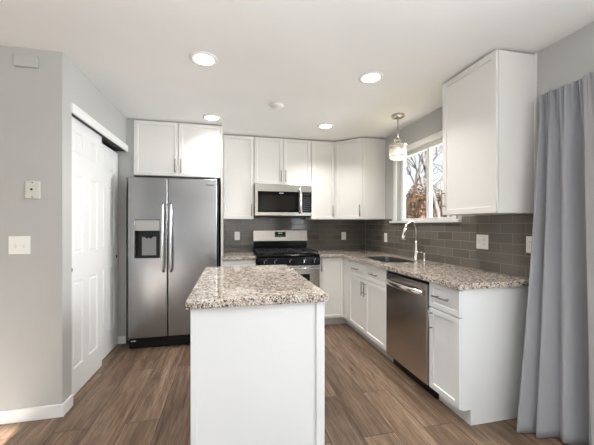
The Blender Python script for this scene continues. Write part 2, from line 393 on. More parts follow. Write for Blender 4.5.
# ------------------------------------------------------------------ joinery helpers (local frame: x right, front at low y, z up)
def shaker_bm(x0, x1, z0, z1, yf=0, t=.019, stile=.056, rec=.010):
    bm = bmesh.new(); fs = bx(bm, x0, x1, yf, yf+t, z0, z1); f = fs[2]; bmesh.ops.recalc_face_normals(bm, faces=bm.faces)
    bmesh.ops.inset_region(bm, faces=[f], thickness=min(stile, (z1-z0)*.30, (x1-x0)*.30), depth=0)
    bmesh.ops.inset_region(bm, faces=[f], thickness=.004, depth=0)
    bmesh.ops.translate(bm, verts=f.verts, vec=(0, rec, 0)); return bm
def handle_bm(x, z, L=.135, vert=True, yf=0, r=.0058, off=.030):
    bm = bmesh.new(); y = yf-off
    a, b = ((x, y, z-L/2), (x, y, z+L/2)) if vert else ((x-L/2, y, z), (x+L/2, y, z))
    tube(bm, [a, b], r, 12)
    for s in (-.33, .33):
        p = (x, y, z+s*L) if vert else (x+s*L, y, z)
        tube(bm, [p, (p[0], yf-.0003, p[2])], r*.8, 8)
    return bm
def xf(bm, T):
    if T is not None: bmesh.ops.transform(bm, matrix=T, verts=bm.verts)
    return bm
def add_front(root, name, x0, x1, z0, z1, h=None, m=None, T=None, yf=0, stile=.056):
    d = obj(name, xf(shaker_bm(x0, x1, z0, z1, yf, stile=stile), T), m or M_CAB, root, .0012, 2)
    if h:
        hx, hz, vert = h; obj('handle', xf(handle_bm(hx, hz, .155, vert, yf), T), M_NICKEL, d)
    return d
def upper(label, loc, rz, w, z0, z1, depth, doors, group=None):
    r = thing('upper_cabinet', label, 'cabinet', loc, rz, group)
    bm = bmesh.new(); bx(bm, Z, w-Z, .0205, depth-Z, z0, z1-.014); obj('body', bm, M_CAB, r, .001)
    for x0, x1, h in doors: add_front(r, 'door', x0+.0035, x1-.0035, z0+.002, z1-.015, h)
    return r
U0, U1 = 1.362, CEIL
RB = -PI/2
UY = 3.933; UD = YB-UY-.0
upper('tall narrow upper cabinet between refrigerator and microwave', (-.082, UY, 0), 0, .388, U0, U1, UD, [(0, .388, (.388-.034, U0+.115, True))])
upper('short two-door upper cabinet directly above the microwave', (.308, UY, 0), 0, .766, 1.820, U1, UD, [(0, .383, (.383-.030, 1.820+.11, True)), (.383, .766, (.383+.030, 1.820+.11, True))])
upper('narrow upper cabinet to the right of the microwave', (1.076, UY, 0), 0, .333, U0, U1, UD, [(0, .333, (.333-.034, U0+.115, True))])
RU = upper('large white upper cabinet right of the window near the curtain', (1.6975, 2.150, 0), RB, .515, U0, U1, XR-1.6975, [(0, .515, (.030, U0+.125, True))])
bm = bmesh.new(); bx(bm, .5142, .520, XR-1.6975-.022, XR-1.6975-Z, U0, U1-.003); obj('scribe_moulding', bm, M_CAB, RU, .001)
# diagonal corner cabinet
r = thing('corner_upper_cabinet', 'diagonal corner upper cabinet beside the pendant and window', 'cabinet', (1.72, 3.96, 0))
P0 = Vector((1.4115, 3.933)); P1 = Vector((1.6975, 3.665)); dv = (P1-P0).normalized(); nv = Vector((-dv.y, dv.x))*1  # nv points into the cabinet
if nv.y < 0: nv = -nv
L = (P1-P0).length
c0 = P0+nv*.0205; c1 = P1+nv*.0205
bm = bmesh.new(); prism(bm, [(x-1.72, y-3.96) for x, y in [(P0.x+Z, YB-Z), (P0.x+Z, c0.y+.008), (c1.x+.012, P1.y), (XR-Z, P1.y), (XR-Z, YB-Z)]], U0, U1-.014); obj('body', bm, M_CAB, r, .001)
T = Matrix.Translation((P0.x-1.72, P0.y-3.96, 0)) @ Matrix.Rotation(math.atan2(dv.y, dv.x), 4, 'Z')
add_front(r, 'door', .004, L-.004, U0+.002, U1-.015, (L-.034, U0+.115, True), T=T)

# over-fridge cabinet, side panel
FY = 3.587
upper('two-door cabinet above the stainless refrigerator', (-1.022, FY, 0), 0, .92, 1.828, U1, YB-FY, [(0, .46, (.46-.030, 1.828+.115, True)), (.46, .92, (.46+.030, 1.828+.115, True))])
bm = bmesh.new(); bx(bm, -.1005, -.0835, FY, YB-Z, 0, U1-.002)
tag(obj('refrigerator_side_panel', bm, M_CAB, None, .001), 'tall white end panel standing against the right side of refrigerator', 'panel')
bm = bmesh.new(); bx(bm, XC+.0005, -1.0235, FY+.012, FY+.03, 1.80, U1-.002); 
tag(obj('filler_strip', bm, M_WALL, None), 'narrow grey filler strip left of the cabinet over refrigerator', 'filler strip')

# base cabinets
BY = 3.63; BX = 1.417; KZ = .10; BT = .8745
def base_body(r, w, depth, toe=.075, z1=BT, side_r=False):
    bm = bmesh.new(); bx(bm, Z, w-Z, .0205, depth-Z, KZ, z1); obj('body', bm, M_CAB, r, .001)
    bm = bmesh.new(); bx(bm, Z, w-Z, toe, toe+.015, 0, KZ-.0005); obj('toe_kick', bm, M_CAB, r)
r = thing('base_cabinet', 'base cabinet with drawer between refrigerator and range', 'cabinet', (-.082, BY, 0))
base_body(r, .386, YB-BY)
add_front(r, 'drawer', .002, .384, .69, .868, (.193, .78, False)); add_front(r, 'door', .002, .384, .108, .682, (.384-.034, .60, True))
# lazy-susan corner base
r = thing('corner_base_cabinet', 'corner base cabinet with two doors meeting at inside corner right of range', 'cabinet', (1.5, 3.7, 0))
def loc2(pts, o=(1.5, 3.7)): return [(x-o[0], y-o[1]) for x, y in pts]
SUSY = 3.452
bm = bmesh.new(); prism(bm, loc2([(1.0865, BY+.0205), (BX+.0205, BY+.0205), (BX+.0205, SUSY+Z), (XR-Z, SUSY+Z), (XR-Z, YB-Z), (1.0865, YB-Z)]), KZ, BT); obj('body', bm, M_CAB, r, .001)
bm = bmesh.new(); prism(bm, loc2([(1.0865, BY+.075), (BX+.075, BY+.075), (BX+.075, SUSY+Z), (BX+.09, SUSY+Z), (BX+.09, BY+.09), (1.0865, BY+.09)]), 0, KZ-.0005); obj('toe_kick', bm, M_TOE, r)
T0 = Matrix.Translation((1.0865-1.5, BY-3.7, 0)); wA = BX-1.0865
add_front(r, 'door', .004, wA-.002, .108, .868, (.034, .78, True), T=T0, stile=.05)
T1 = Matrix.Translation((BX-1.5, BY-3.7, 0)) @ Matrix.Rotation(RB, 4, 'Z')
add_front(r, 'door', .004, BY-SUSY-.003, .108, .868, None, T=T1, stile=.05)
# sink base
SW = SUSY-2.548
r = thing('sink_base_cabinet', 'wide base cabinet with two doors and two drawer fronts below the sink', 'cabinet', (BX, SUSY, 0), RB)
bm = bmesh.new()
bx(bm, Z, SW-Z, .0205, .04, KZ, BT); bx(bm, Z, .02, .0405, XR-BX-Z, KZ, BT); bx(bm, SW-.02, SW-Z, .0405, XR-BX-Z, KZ, BT); bx(bm, .0205, SW-.0205, .0405, XR-BX-Z, KZ, KZ+.02)
obj('body', bm, M_CAB, r, .001)
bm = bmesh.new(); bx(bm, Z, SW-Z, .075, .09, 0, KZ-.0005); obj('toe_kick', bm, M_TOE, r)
for k in (0, 1):
    x0, x1 = (.003, SW/2-.002) if k == 0 else (SW/2+.002, SW-.003)
    add_front(r, 'drawer_front', x0, x1, .70, .868, ((x0+x1)/2, .785, False), stile=.045)
    add_front(r, 'door', x0, x1, .108, .692, (SW/2+(-.032 if k == 0 else .032), .60, True))
# drawer base at the end
EY0 = 1.637; EY1 = 1.935
r = thing('end_base_cabinet', 'narrow end base cabinet with one drawer and door beside the curtain', 'cabinet', (BX, EY1, 0), RB)
w = EY1-EY0
bm = bmesh.new(); bx(bm, Z, w-.0185, .0205, XR-BX-Z, KZ, BT); obj('body', bm, M_CAB, r, .001)
bm = bmesh.new(); prism(bm, [(0, 0)]*0 or [(.0205, KZ), (.0205, BT), (XR-BX-Z, BT), (XR-BX-Z, 0), (.085, 0), (.085, KZ)], w-.018, w)
bmesh.ops.transform(bm, matrix=Matrix(((0, 0, 1, 0), (1, 0, 0, 0), (0, 1, 0, 0), (0, 0, 0, 1))), verts=bm.verts); obj('side_panel', bm, M_ISL, r, .0008)
bm = bmesh.new(); bx(bm, Z, w-.0185, .085, .1, 0, KZ-.0005); obj('toe_kick', bm, M_ISL, r)
add_front(r, 'drawer', .003, w-.001, .695, .868, (w/2, .785, False), M_ISL, stile=.045); add_front(r, 'door', .003, w-.001, .108, .687, (.036, .60, True), M_ISL)

# ------------------------------------------------------------------ dishwasher
r = thing('dishwasher', 'stainless steel dishwasher under the counter between white cabinets', 'dishwasher', (BX, 2.544, 0), RB)
w = 2.544-1.938
bm = bmesh.new(); bx(bm, .003, w-.003, .03, .58, .10, .868); obj('body', bm, M_BLACK, r)
bm = bmesh.new(); bx(bm, .003, w-.003, .070, .085, .0, .0995); obj('kick_plate', bm, M_BLACK, r)
bm = bmesh.new(); bx(bm, .006, w-.012, -.006, .0295, .105, .845); obj('door', bm, M_STEELD, r, .004)
bm = bmesh.new(); bx(bm, .004, w-.004, .004, .0295, .8465, .867); obj('control_strip', bm, M_BLACK, r, .002)
bm = bmesh.new(); n = 24
tp = []
for i in range(n+1):
    u = i/n; tp.append((.035+u*(w-.085), -.012-.042*math.sin(PI*u)**.55, .775))
tube(bm, tp, .0150, 12); bmesh.ops.scale(bm, vec=(1, 1, 1.5), space=Matrix.Translation((0, 0, -.775)), verts=bm.verts)
obj('handle', bm, M_CHROME, r)

# ------------------------------------------------------------------ counters, sink, faucet
def rrect(x0, x1, y0, y1, rad, n=6):
    pts = []
    for cx, cy, a0 in ((x1-rad, y1-rad, 0), (x0+rad, y1-rad, 90), (x0+rad, y0+rad, 180), (x1-rad, y0+rad, 270)):
        for k in range(n+1):
            a = math.radians(a0+90*k/n); pts.append((cx+rad*math.cos(a), cy+rad*math.sin(a)))
    return pts
CT0, CT1 = .8755, .914
SX0, SX1, SY0, SY1 = 1.500, 1.865, 2.69, 3.31
bm = bmesh.new()
outer = [(1.388, 1.612), (XR-.0015, 1.612), (XR-.0015, YB-.0015), (1.0845, YB-.0015), (1.0845, 3.603), (1.388, 3.603)]
poly_holes(bm, [outer, rrect(SX0, SX1, SY0, SY1, .05)], CT0, CT1)
tag(obj('granite_countertop', bm, M_GRAN, None, .004, 3), 'long L-shaped speckled granite countertop with sink running below the window', 'countertop')
bm = bmesh.new(); bx(bm, -.0815, .3055, 3.603, YB-.0015, CT0, CT1)
tag(obj('granite_countertop', bm, M_GRAN, None, .004, 3), 'short speckled granite countertop between refrigerator and range', 'countertop')
# undermount sink
r = thing('kitchen_sink', 'stainless undermount sink set in the long granite counter below window', 'sink', ((SX0+SX1)/2, (SY0+SY1)/2, CT0-.2))
cx, cy = r.location.x, r.location.y
bm = bmesh.new()
def lp(x0, x1, y0, y1, rad, z): return [bm.verts.new((x-cx, y-cy, z)) for x, y in rrect(x0, x1, y0, y1, rad)]
L0 = lp(SX0+.0025, SX1-.0025, SY0+.0025, SY1-.0025, .049, .232); L1 = lp(SX0+.006, SX1-.006, SY0+.006, SY1-.006, .046, .234)
L2 = lp(SX0+.012, SX1-.012, SY0+.012, SY1-.012, .05, .03); L3 = lp(SX0+.03, SX1-.03, SY0+.03, SY1-.03, .04, .012)
for a, b in ((L0, L1), (L1, L2), (L2, L3)):
    for i in range(len(a)): bm.faces.new((a[i], a[(i+1) % len(a)], b[(i+1) % len(a)], b[i]))
bm.faces.new(L3); o = obj('basin', bm, M_SINK, r); o.modifiers.new('solid', 'SOLIDIFY').thickness = .0012
bm = bmesh.new(); lathe(bm, [(0, .014), (.03, .014), (.044, .018), (.044, .0135), (0, .0135)], (0, 0, 0), 24); obj('drain', bm, M_CHROME, r)
# faucet
FX, FYY = 1.94, 2.86
r = thing('pull_down_faucet', 'tall brushed gooseneck pull-down faucet behind the sink', 'faucet', (FX, FYY, CT1))
bm = bmesh.new(); lathe(bm, [(0, .0005), (.027, .0005), (.027, .008), (.022, .012), (.021, .10), (.018, .115), (.014, .16), (.0125, .20), (0, .20)], seg=24); obj('body', bm, M_CHROME, r)
d = Vector((-.18, -.08, 0)).normalized(); R = .098; top = .315
pts = [Vector((0, 0, .2)), Vector((0, 0, top))]
for k in range(1, 15):
    a = PI - PI*k/14*.93; pts.append(Vector((0, 0, top)) + d*(R+R*math.cos(a)) + Vector((0, 0, R*.95*math.sin(a))))
bm = bmesh.new(); tube(bm, pts, .0115, 14); obj('neck', bm, M_CHROME, r)
e = pts[-1]; dd = (pts[-1]-pts[-2]).normalized()
bm = bmesh.new(); tube(bm, [e-dd*.005, e+dd*.02, e+dd*.09, e+dd*.115, e+dd*.118], [.014, .0165, .020, .024, .021], 16); h = obj('spray_head', bm, M_CHROME, r)
side = Vector((0, 0, 1)).cross(d); 
bm = bmesh.new(); q = e+dd*.055 - Vector((.86, -.1, 0)).normalized()*0 + Vector((-.35, -.93, 0)).normalized()*.0165; tube(bm, [q-dd*.018, q+dd*.018], .006, 8); obj('spray_button', bm, M_BLACK, h)
bm = bmesh.new(); tube(bm, [(0, 0, .075), (.004, -.032, .077)], .017, 12); tube(bm, [(.004, -.032, .077), (.006, -.075, .085), (.006, -.10, .088)], [.008, .0065, .0055], 10); obj('lever', bm, M_CHROME, r)
bm = bmesh.new(); lathe(bm, [(0, .0005), (.017, .0005), (.017, .006), (.013, .01), (.0125, .055), (.016, .058), (.016, .078), (.010, .082), (0, .082)], seg=20)
o = obj('air_gap_cap', bm, M_CHROME); o.location = (1.952, 2.735, CT1)
tag(o, 'short round metal air-gap cap standing right of the faucet', 'air gap cap')

# backsplash
bm = bmesh.new(); bx(bm, -.082, XR-.012, YB-.009, YB-.0008, CT1+.0008, U0-.001); bx(bm, .310, 1.072, YB-.009, YB-.0008, U0-.001, 1.46)
tag(obj('tile_backsplash', bm, M_TILE_B), 'dark grey glossy subway tile backsplash on the wall behind the range', 'backsplash')
bm = bmesh.new(); cells(bm, [1.612, WY0-.118, WY1+.118, YB-.0095], [CT1+.0008, WZ0-.0285, U0-.001], [(WY0-.118, WY1+.118, WZ0-.0285, U0)], XR-.009, XR-.0008, lambda u, v, w: (w, u, v))
tag(obj('tile_backsplash', bm, M_TILE_R), 'taupe glossy subway tile backsplash below the kitchen window', 'backsplash')

# ------------------------------------------------------------------ refrigerator
FF = 3.36; FW = .893
r = thing('refrigerator', 'side-by-side stainless steel refrigerator with ice and water dispenser', 'refrigerator', (-1.015, FF, 0))
bm = bmesh.new(); bx(bm, .002, FW-.002+.0, .062, YB-FF-.03, .02, 1.775); obj('body', bm, M_BLACK, r, .004)
bm = bmesh.new(); bx(bm, .004, FW-.004, .045, .0615, .012, .118); g = obj('kick_grille', bm, M_BLACK, r, .003)
bm = bmesh.new()
for i, (a, b) in enumerate(((.02, .032), (.034, .044), (.046, .058), (.06, .068))): bx(bm, a, b, .0435, .0447, .078, .078+(.010, .008, .011, .008)[i])
obj('badge', bm, M_TEXT, g)
SPL = .383
def fdoor(name, x0, x1, hole=None):
    bm = bmesh.new()
    if hole:
        hx0, hx1, hz0, hz1 = hole
        cells(bm, [x0, hx0, hx1, x1], [.122, hz0, hz1, 1.775], [(hx0, hx1, hz0, hz1)], 0, .058, lambda u, v, w_: (u, w_, v))
    else: bx(bm, x0, x1, 0, .058, .122, 1.775)
    return obj(name, bm, M_STEEL, r, .008, 3)
fd = fdoor('freezer_door', .004, SPL-.003, (.068, .305, .945, 1.335))
tag(fd, 'narrower left stainless door with dispenser')
fr = fdoor('fridge_door', SPL+.003, FW-.014)
# dispenser
bm = bmesh.new(); bx(bm, .069, .304, .004, .05, 1.225, 1.334); dp = obj('dispenser_panel', bm, M_DISP, fd, .003)
dp.data.materials[0] = mat('grey_panel_face', (.40, .39, .38), .3, .6)
bm = bmesh.new(); bx(bm, .069, .304, .0525, .057, .946, 1.224); bx(bm, .069, .079, .006, .0525, .946, 1.224); bx(bm, .294, .304, .006, .0525, .946, 1.224); bx(bm, .0795, .2935, .006, .0525, .946, .958); obj('dispenser_recess', bm, M_BLACK, fd)
bm = bmesh.new(); bx(bm, .125, .265, .040, .052, .965, 1.16); obj('dispenser_paddle', bm, M_DISP, fd, .004)
bm = bmesh.new(); bx(bm, .15, .235, .018, .050, 1.175, 1.222); tube(bm, [(.17, .03, 1.18), (.175, .03, 1.145)], .012, 10); tube(bm, [(.215, .03, 1.18), (.21, .03, 1.145)], .012, 10); obj('dispenser_nozzle', bm, M_BLACK, fd, .003)
for nm, hx, par in (('a', SPL-.038, fd), ('b', SPL+.040, fr)):
    bm = bmesh.new(); pts = []
    for k in range(21):
        u = k/20; pts.append((hx, -.020-.040*math.sin(PI*u)**.5, .80+.71*u))
    tube(bm, pts, [.0125]*21, 14)
    for z in (.80, 1.51): tube(bm, [(hx, -.022, z+(.012 if z < 1 else -.012)), (hx, -.0005, z+(.012 if z < 1 else -.012))], .011, 10)
    obj('handle', bm, M_CHROME, par)
bm = bmesh.new()
for i in range(9):
    z0 = 1.705; x = .770+i*.009; bx(bm, x, x+.0062, -.0012, -.0002, z0, z0+(.013 if i not in (0, 5) else .016))
obj('brand_badge', bm, M_DTEXT, fr)

# ------------------------------------------------------------------ range
RX0, RX1 = .3155, 1.0810; RW = RX1-RX0; RY = 3.555
r = thing('gas_range', 'freestanding gas range with stainless backguard and black cooktop', 'range', (RX0, RY, 0))
bm = bmesh.new(); bx(bm, .002, RW-.002, .035, .64, .06, .905); obj('body', bm, M_BLACK, r)
bm = bmesh.new(); bx(bm, .0, RW, .0, .66, .9055, .925); obj('cooktop', bm, M_ENAMEL, r, .006, 3)
bm = bmesh.new(); a = [bm.verts.new(p) for p in ((0, .03, .905), (RW, .03, .905), (RW, -.012, .895), (0, -.012, .895), (0, .03, .80), (RW, .03, .80), (RW, -.020, .80), (0, -.020, .80))]
for f in ((0, 1, 2, 3), (4, 7, 6, 5), (3, 2, 6, 7), (0, 4, 5, 1), (0, 3, 7, 4), (1, 5, 6, 2)): bm.faces.new([a[i] for i in f])
cp = obj('control_panel', bm, M_ENAMEL, r, .003)
for kx in (.075, .20, .38, .555, .68):
    bm = bmesh.new(); bmk = []
    tube(bm, [(kx, -.017, .848), (kx, -.026, .848), (kx, -.028, .848), (kx, -.048, .848)], [.024, .024, .019, .017], 18)
    k = obj('knob', bm, M_ENAMEL, cp)
    bm = bmesh.new(); bx(bm, kx-.003, kx+.003, -.054, -.0485, .832, .866); obj('knob_grip', bm, M_CHROME, k, .001)
    bm = bmesh.new(); bx(bm, kx+.018, kx+.026, -.0178, -.0166, .866, .872); obj('knob_mark', bm, M_TEXT, cp)
bm = bmesh.new(); bx(bm, .004, RW-.004, -.012, .034, .20, .796); od = obj('oven_door', bm, M_STEELW, r, .005)
bm = bmesh.new(); bx(bm, .13, RW-.13, -.0135, -.0122, .33, .69); obj('oven_window', bm, M_BGLASS, od)
bm = bmesh.new(); tube(bm, [(.03, -.060, .765), (RW-.03, -.060, .765)], .014, 14)
for x in (.055, RW-.055): tube(bm, [(x, -.060, .765), (x, -.0125, .765)], .010, 10)
obj('handle', bm, M_CHROME, od)
bm = bmesh.new(); bx(bm, .004, RW-.004, -.010, .034, .065, .194); obj('bottom_drawer', bm, M_STEELW, r, .005)
for x in (.05, RW-.05):
    for y in (.08, .6):
        bm = bmesh.new(); lathe(bm, [(0, 0), (.018, 0), (.018, .059), (0, .059)], (x, y, 0), 12); obj('foot', bm, M_BLACK, r)
# backguard
bm = bmesh.new(); bx(bm, .004, RW-.004, .625, .688, .9255, 1.060); obj('backguard_base', bm, M_ENAMEL, r, .003)
bm = bmesh.new(); a = [(.610, 1.0605), (.690, 1.0605), (.690, 1.212), (.632, 1.212)]
v0 = [bm.verts.new((-.002, y, z)) for y, z in a]; v1 = [bm.verts.new((RW+.002, y, z)) for y, z in a]
bm.faces.new(v0); bm.faces.new(v1[::-1])
for i in range(4): bm.faces.new((v0[i], v0[(i+1) % 4], v1[(i+1) % 4], v1[i]))
bgd = obj('backguard', bm, M_STEELW, r, .004)
Tt = Matrix.Translation((0, .6105, 1.0755)) @ Matrix.Rotation(-math.atan2(.022, .1365), 4, 'X')
bm = bmesh.new(); bx(bm, .300, .452, -.0025, -.0003, .040, .118); ds = obj('display', xf(bm, Tt), M_BGLASS, bgd)
bm = bmesh.new()
for x in (.348, .362, .380, .394): bx(bm, x, x+.009, -.0035, -.0027, .086, .104)
obj('clock_digits', xf(bm, Tt), M_LED, ds)
bm = bmesh.new()
for i in range(5): bx(bm, .312+i*.027, .326+i*.027, -.0035, -.0027, .052, .058)
obj('display_print', xf(bm, Tt), M_TEXT, ds)
# burners and grates
for (x, y, rr) in ((.16, .17, .045), (.16, .46, .038), (.38, .31, .05), (.60, .17, .05), (.60, .46, .036)):
    bm = bmesh.new(); lathe(bm, [(0, .9255), (rr, .9255), (rr, .936), (rr*.75, .938), (rr*.72, .946), (0, .946)], (x, y, 0), 24); obj('burner', bm, M_IRON, r)
for gx in range(3):
    x0 = .012+gx*.2475; x1 = x0+.240
    bm = bmesh.new(); zt = .962; b = .0055
    for y in (.035, .315, .595): bx(bm, x0, x1, y-b, y+b, zt-.012, zt)
    for x in (x0, x1): bx(bm, x-b, x+b, .035-b, .595+b, zt-.012, zt+.001)
    xm = (x0+x1)/2
    bx(bm, xm-b, xm+b, .035, .12, zt-.010, zt+.002); bx(bm, xm-b, xm+b, .22, .41, zt-.010, zt+.002); bx(bm, xm-b, xm+b, .51, .595, zt-.010, zt+.002)
    for y in (.17, .46): bx(bm, x0, x0+.075, y-b, y+b, zt-.010, zt+.002); bx(bm, x1-.075, x1, y-b, y+b, zt-.010, zt+.002)
    for x in (x0, x1):
        for y in (.035, .595): bx(bm, x-b, x+b, y-b, y+b, .9258, zt)
    obj('grate', bm, M_IRON, r, .0015)

# ------------------------------------------------------------------ microwave
MZ0, MZ1 = 1.404, 1.816; MY = 3.865; MX0, MX1 = .3105, 1.0725
r = thing('over_range_microwave', 'stainless over-the-range microwave with black glass door', 'microwave', (MX0, MY, MZ0)); RW = MX1-MX0
H = MZ1-MZ0
bm = bmesh.new(); bx(bm, .0, RW, .03, YB-MY-.011, .006, H-.003); obj('body', bm, M_BLACK, r)
bm = bmesh.new(); bx(bm, .0, .605, 0, .0295, .0, H-.005); dr = obj('door', bm, M_STEELW, r, .004)
bm = bmesh.new(); bx(bm, .6065, RW, 0, .0295, .0, H-.005); cpn = obj('control_side', bm, M_STEELW, r, .004)
bm = bmesh.new(); bx(bm, .040, .575, -.003, -.0003, .045, .315); gw = obj('door_glass', bm, M_BGLASS, dr, .001)
bm = bmesh.new(); bx(bm, .085, .530, -.0042, -.0033, .075, .265); obj('window_mesh', bm, mat('window_screen', (.014, .012, .010), .12, spec=.15), gw)
bm = bmesh.new(); bx(bm, .315, .372, -.0042, -.0033, .290, .298); obj('badge', bm, M_TEXT, gw)
bm = bmesh.new(); bx(bm, .622, RW-.012, -.003, -.0003, .045, .315); cg = obj('control_panel', bm, M_BGLASS, cpn, .001)
M_DIM = mat('dim_print', (.10, .10, .10), .5)
for i in range(3):
    for j in range(7):
        bm = bmesh.new(); bx(bm, .640+i*.034, .661+i*.034, -.0042, -.0033, .068+j*.028, .074+j*.028); obj('button', bm, M_DIM, cg)
bm = bmesh.new(); bx(bm, .645, .725, -.0042, -.0033, .272, .300); obj('clock_window', bm, mat('clock_black', (.02, .025, .03), .1), cg)
bm = bmesh.new(); pts = [(.590, -.018-.034*math.sin(PI*k/16)**.6, .035+.33*k/16) for k in range(17)]; tube(bm, pts, .0125, 14)
for z in (.045, .355): tube(bm, [(.590, -.022, z), (.590, -.0005, z)], .010, 10)
obj('handle', bm, M_CHROME, dr)
bm = bmesh.new(); bx(bm, .02, RW-.02, .05, .37, -.012, .0055); obj('underside_vent', bm, M_BLACK, r)

# ------------------------------------------------------------------ island
IX0, IX1, IY0, IY1 = -.207, .510, 1.520, 2.745
r = thing('kitchen_island', 'white freestanding kitchen island in the foreground', 'island', ((IX0+IX1)/2, (IY0+IY1)/2, 0))
ox, oy = r.location.x, r.location.y
bx0, bx1, by0, by1 = IX0+.020-ox, IX1-.014-ox, IY0+.028-oy, IY1-.03-oy
bm = bmesh.new(); bx(bm, bx0+.004, bx1-.004, by0+.006, by1, 0, CT0-.001); obj('body', bm, M_ISL, r)
bm = bmesh.new(); bx(bm, bx0, bx0+.030, by0, by0+.0058, 0, CT0-.001); obj('corner_trim', bm, M_ISL, r, .0015)
bm = bmesh.new(); bx(bm, bx1-.046, bx1, by0-.004, by0+.0058, 0, CT0-.001); obj('corner_trim', bm, M_ISL, r, .0015)
bm = bmesh.new(); bx(bm, bx1-.0038, bx1+.0, by0+.0062, by1, 0, CT0-.001); obj('side_panel', bm, M_ISL, r)
bm = bmesh.new(); bx(bm, IX0, IX1, IY0, IY1, CT0, CT1+.003)
tag(obj('granite_island_top', bm, M_GRAN, None, .005, 3), 'rectangular speckled granite top lying on the white island', 'countertop')

# ------------------------------------------------------------------ closet doors and track
def six_panel(w, h, t=.034):
    xs = [0, .095, .095+(w-.30)/2, w-.095-(w-.30)/2, w-.095, w]
    zs = [0, .20, .85, 1.06, 1.645, 1.805, 1.975, h]
    bm = bmesh.new()
    g = [[bm.verts.new((x, 0, z)) for z in zs] for x in xs]; b = [[bm.verts.new((x, t, z)) for z in zs] for x in xs]
    pan = []
    for i in range(5):
        for j in range(7):
            f = bm.faces.new((g[i][j], g[i+1][j], g[i+1][j+1], g[i][j+1]))
            bm.faces.new((b[i][j], b[i][j+1], b[i+1][j+1], b[i+1][j]))
            if i in (1, 3) and j in (1, 3, 5): pan.append(f)
    for i in range(5):
        for j in (0, 7): bm.faces.new((g[i][j], b[i][j], b[i+1][j], g[i+1][j]))
    for j in range(7):
        for i in (0, 5): bm.faces.new((g[i][j], g[i][j+1], b[i][j+1], b[i][j]))
    bmesh.ops.recalc_face_normals(bm, faces=bm.faces)
    for th, dy in ((.012, .008), (.006, 0), (.020, -.006)):
        bmesh.ops.inset_individual(bm, faces=pan, thickness=th, depth=0)
        for f in pan: bmesh.ops.translate(bm, verts=f.verts, vec=(0, dy, 0))
    return bm
DH = 2.068
for (yy, xx, lab, kx) in ((2.442, -1.130, 'nearer white six-panel sliding closet door in front on the track', .065), (2.965, -1.172, 'farther white six-panel sliding closet door behind its twin near refrigerator', .57)):
    r = thing('closet_door', lab, 'closet door', (xx, yy, .012), PI/2)
    obj('panel', six_panel(.605, 2.068 if xx > -1.15 else 2.038), M_DOOR, r)
    bm = bmesh.new(); tube(bm, [(kx, -.0015, .94), (kx, -.0003, .94)], .018, 16); tube(bm, [(kx, -.0022, .94), (kx, -.0016, .94)], .012, 12); obj('finger_pull', bm, M_DARK, r)
bm = bmesh.new(); bx(bm, XC+.0008, XC+.018, 2.415, 3.604, 2.078, 2.145); tk = thing('closet_track', 'white track fascia mounted over the sliding closet doors', 'closet track', (0, 0, 0))
obj('fascia', bm, M_TRIM, tk, .002)
bm = bmesh.new(); bx(bm, XC-.098, XC-.003, 2.442, 3.598, 2.083, 2.0890); obj('rail', bm, M_DARK, tk)
o = None

# ------------------------------------------------------------------ ceiling fittings
def can(x, y, label, first=None):
    if first: return copy_tree(first, None, (x, y, CEIL), label)
    r = thing('recessed_light', label, 'ceiling light', (x, y, CEIL), 0, 'recessed ceiling lights')
    bm = bmesh.new(); lathe(bm, [(.070, -.0005), (.070, -.006), (.078, -.010), (.094, -.006), (.096, -.0005)], seg=40); obj('trim_ring', bm, M_TRIM, r)
    bm = bmesh.new(); lathe(bm, [(0, -.006), (.069, -.004), (.069, -.0008), (0, -.0008)], seg=40); obj('lens', bm, M_CANGLOW, r)
    return r
c = can(-.176, 2.2, 'recessed round ceiling light above the island, nearer left one')
can(1.085, 2.19, 'recessed round ceiling light nearest the right upper cabinet', c)
can(-.19, 3.376, 'recessed round ceiling light in front of refrigerator cabinet', c)
can(1.095, 3.374, 'recessed round ceiling light closest to the corner cabinet', c)
for i, (x, y) in enumerate([(-.176, 2.2), (1.085, 2.19), (-.19, 3.376), (1.095, 3.374), (-.2, -.6), (1.1, -.6), (-2.4, -.6)]):  # last three are added fill lamps behind the camera, with no fixture
    lamp('recessed_and_fill_lamp', 'AREA', (x, y, CEIL-.012), (0, 0, 0), CAN_W*(.5 if i == 2 else 1), (1, .965, .91), shape='DISK', size=.13, spread=math.radians(125))
bm = bmesh.new(); lathe(bm, [(0, 0-.0005), (.062, -.0005), (.062, -.012), (.05, -.02), (0, -.022)], seg=32)
o = obj('smoke_detector', bm, M_TRIM); o.location = (.446, 2.887, CEIL); tag(o, 'small round white smoke detector flush on the ceiling', 'smoke detector')

# pendant
M_PEND = mat('pale_nickel', (.58, .55, .51), .25, 1)
PX, PYY = 1.73, 2.87
r = thing('pendant_lamp', 'small glass drum pendant lamp hanging over the sink', 'pendant lamp', (PX, PYY, 1.97))
zc = CEIL-1.97
bm = bmesh.new(); lathe(bm, [(0, zc-.0005), (.066, zc-.0005), (.066, zc-.022), (.058, zc-.028), (0, zc-.030)], seg=32); obj('canopy', bm, M_PEND, r)
bm = bmesh.new(); tube(bm, [(0, 0, zc-.029), (0, 0, .225)], .0055, 10); obj('rod', bm, M_PEND, r)
bm = bmesh.new()
tube(bm, [(-.040, 0, .165), (-.040, 0, .215), (.040, 0, .215), (.040, 0, .165)], .004, 8)
tube(bm, [(0, -.040, .165), (0, -.040, .215), (0, .040, .215), (0, .040, .165)], .004, 8); tube(bm, [(0, 0, .226), (0, 0, .205)], .012, 12)
obj('yoke', bm, M_PEND, r)
bm = bmesh.new()
lathe(bm, [(.088, .148), (.0915, .148), (.0915, .163), (.088, .163), (.088, .148)], seg=40)
tube(bm, [(-.088, 0, .160), (.088, 0, .160)], .004, 8); tube(bm, [(0, -.088, .160), (0, .088, .160)], .004, 8)
obj('top_ring', bm, M_PEND, r)
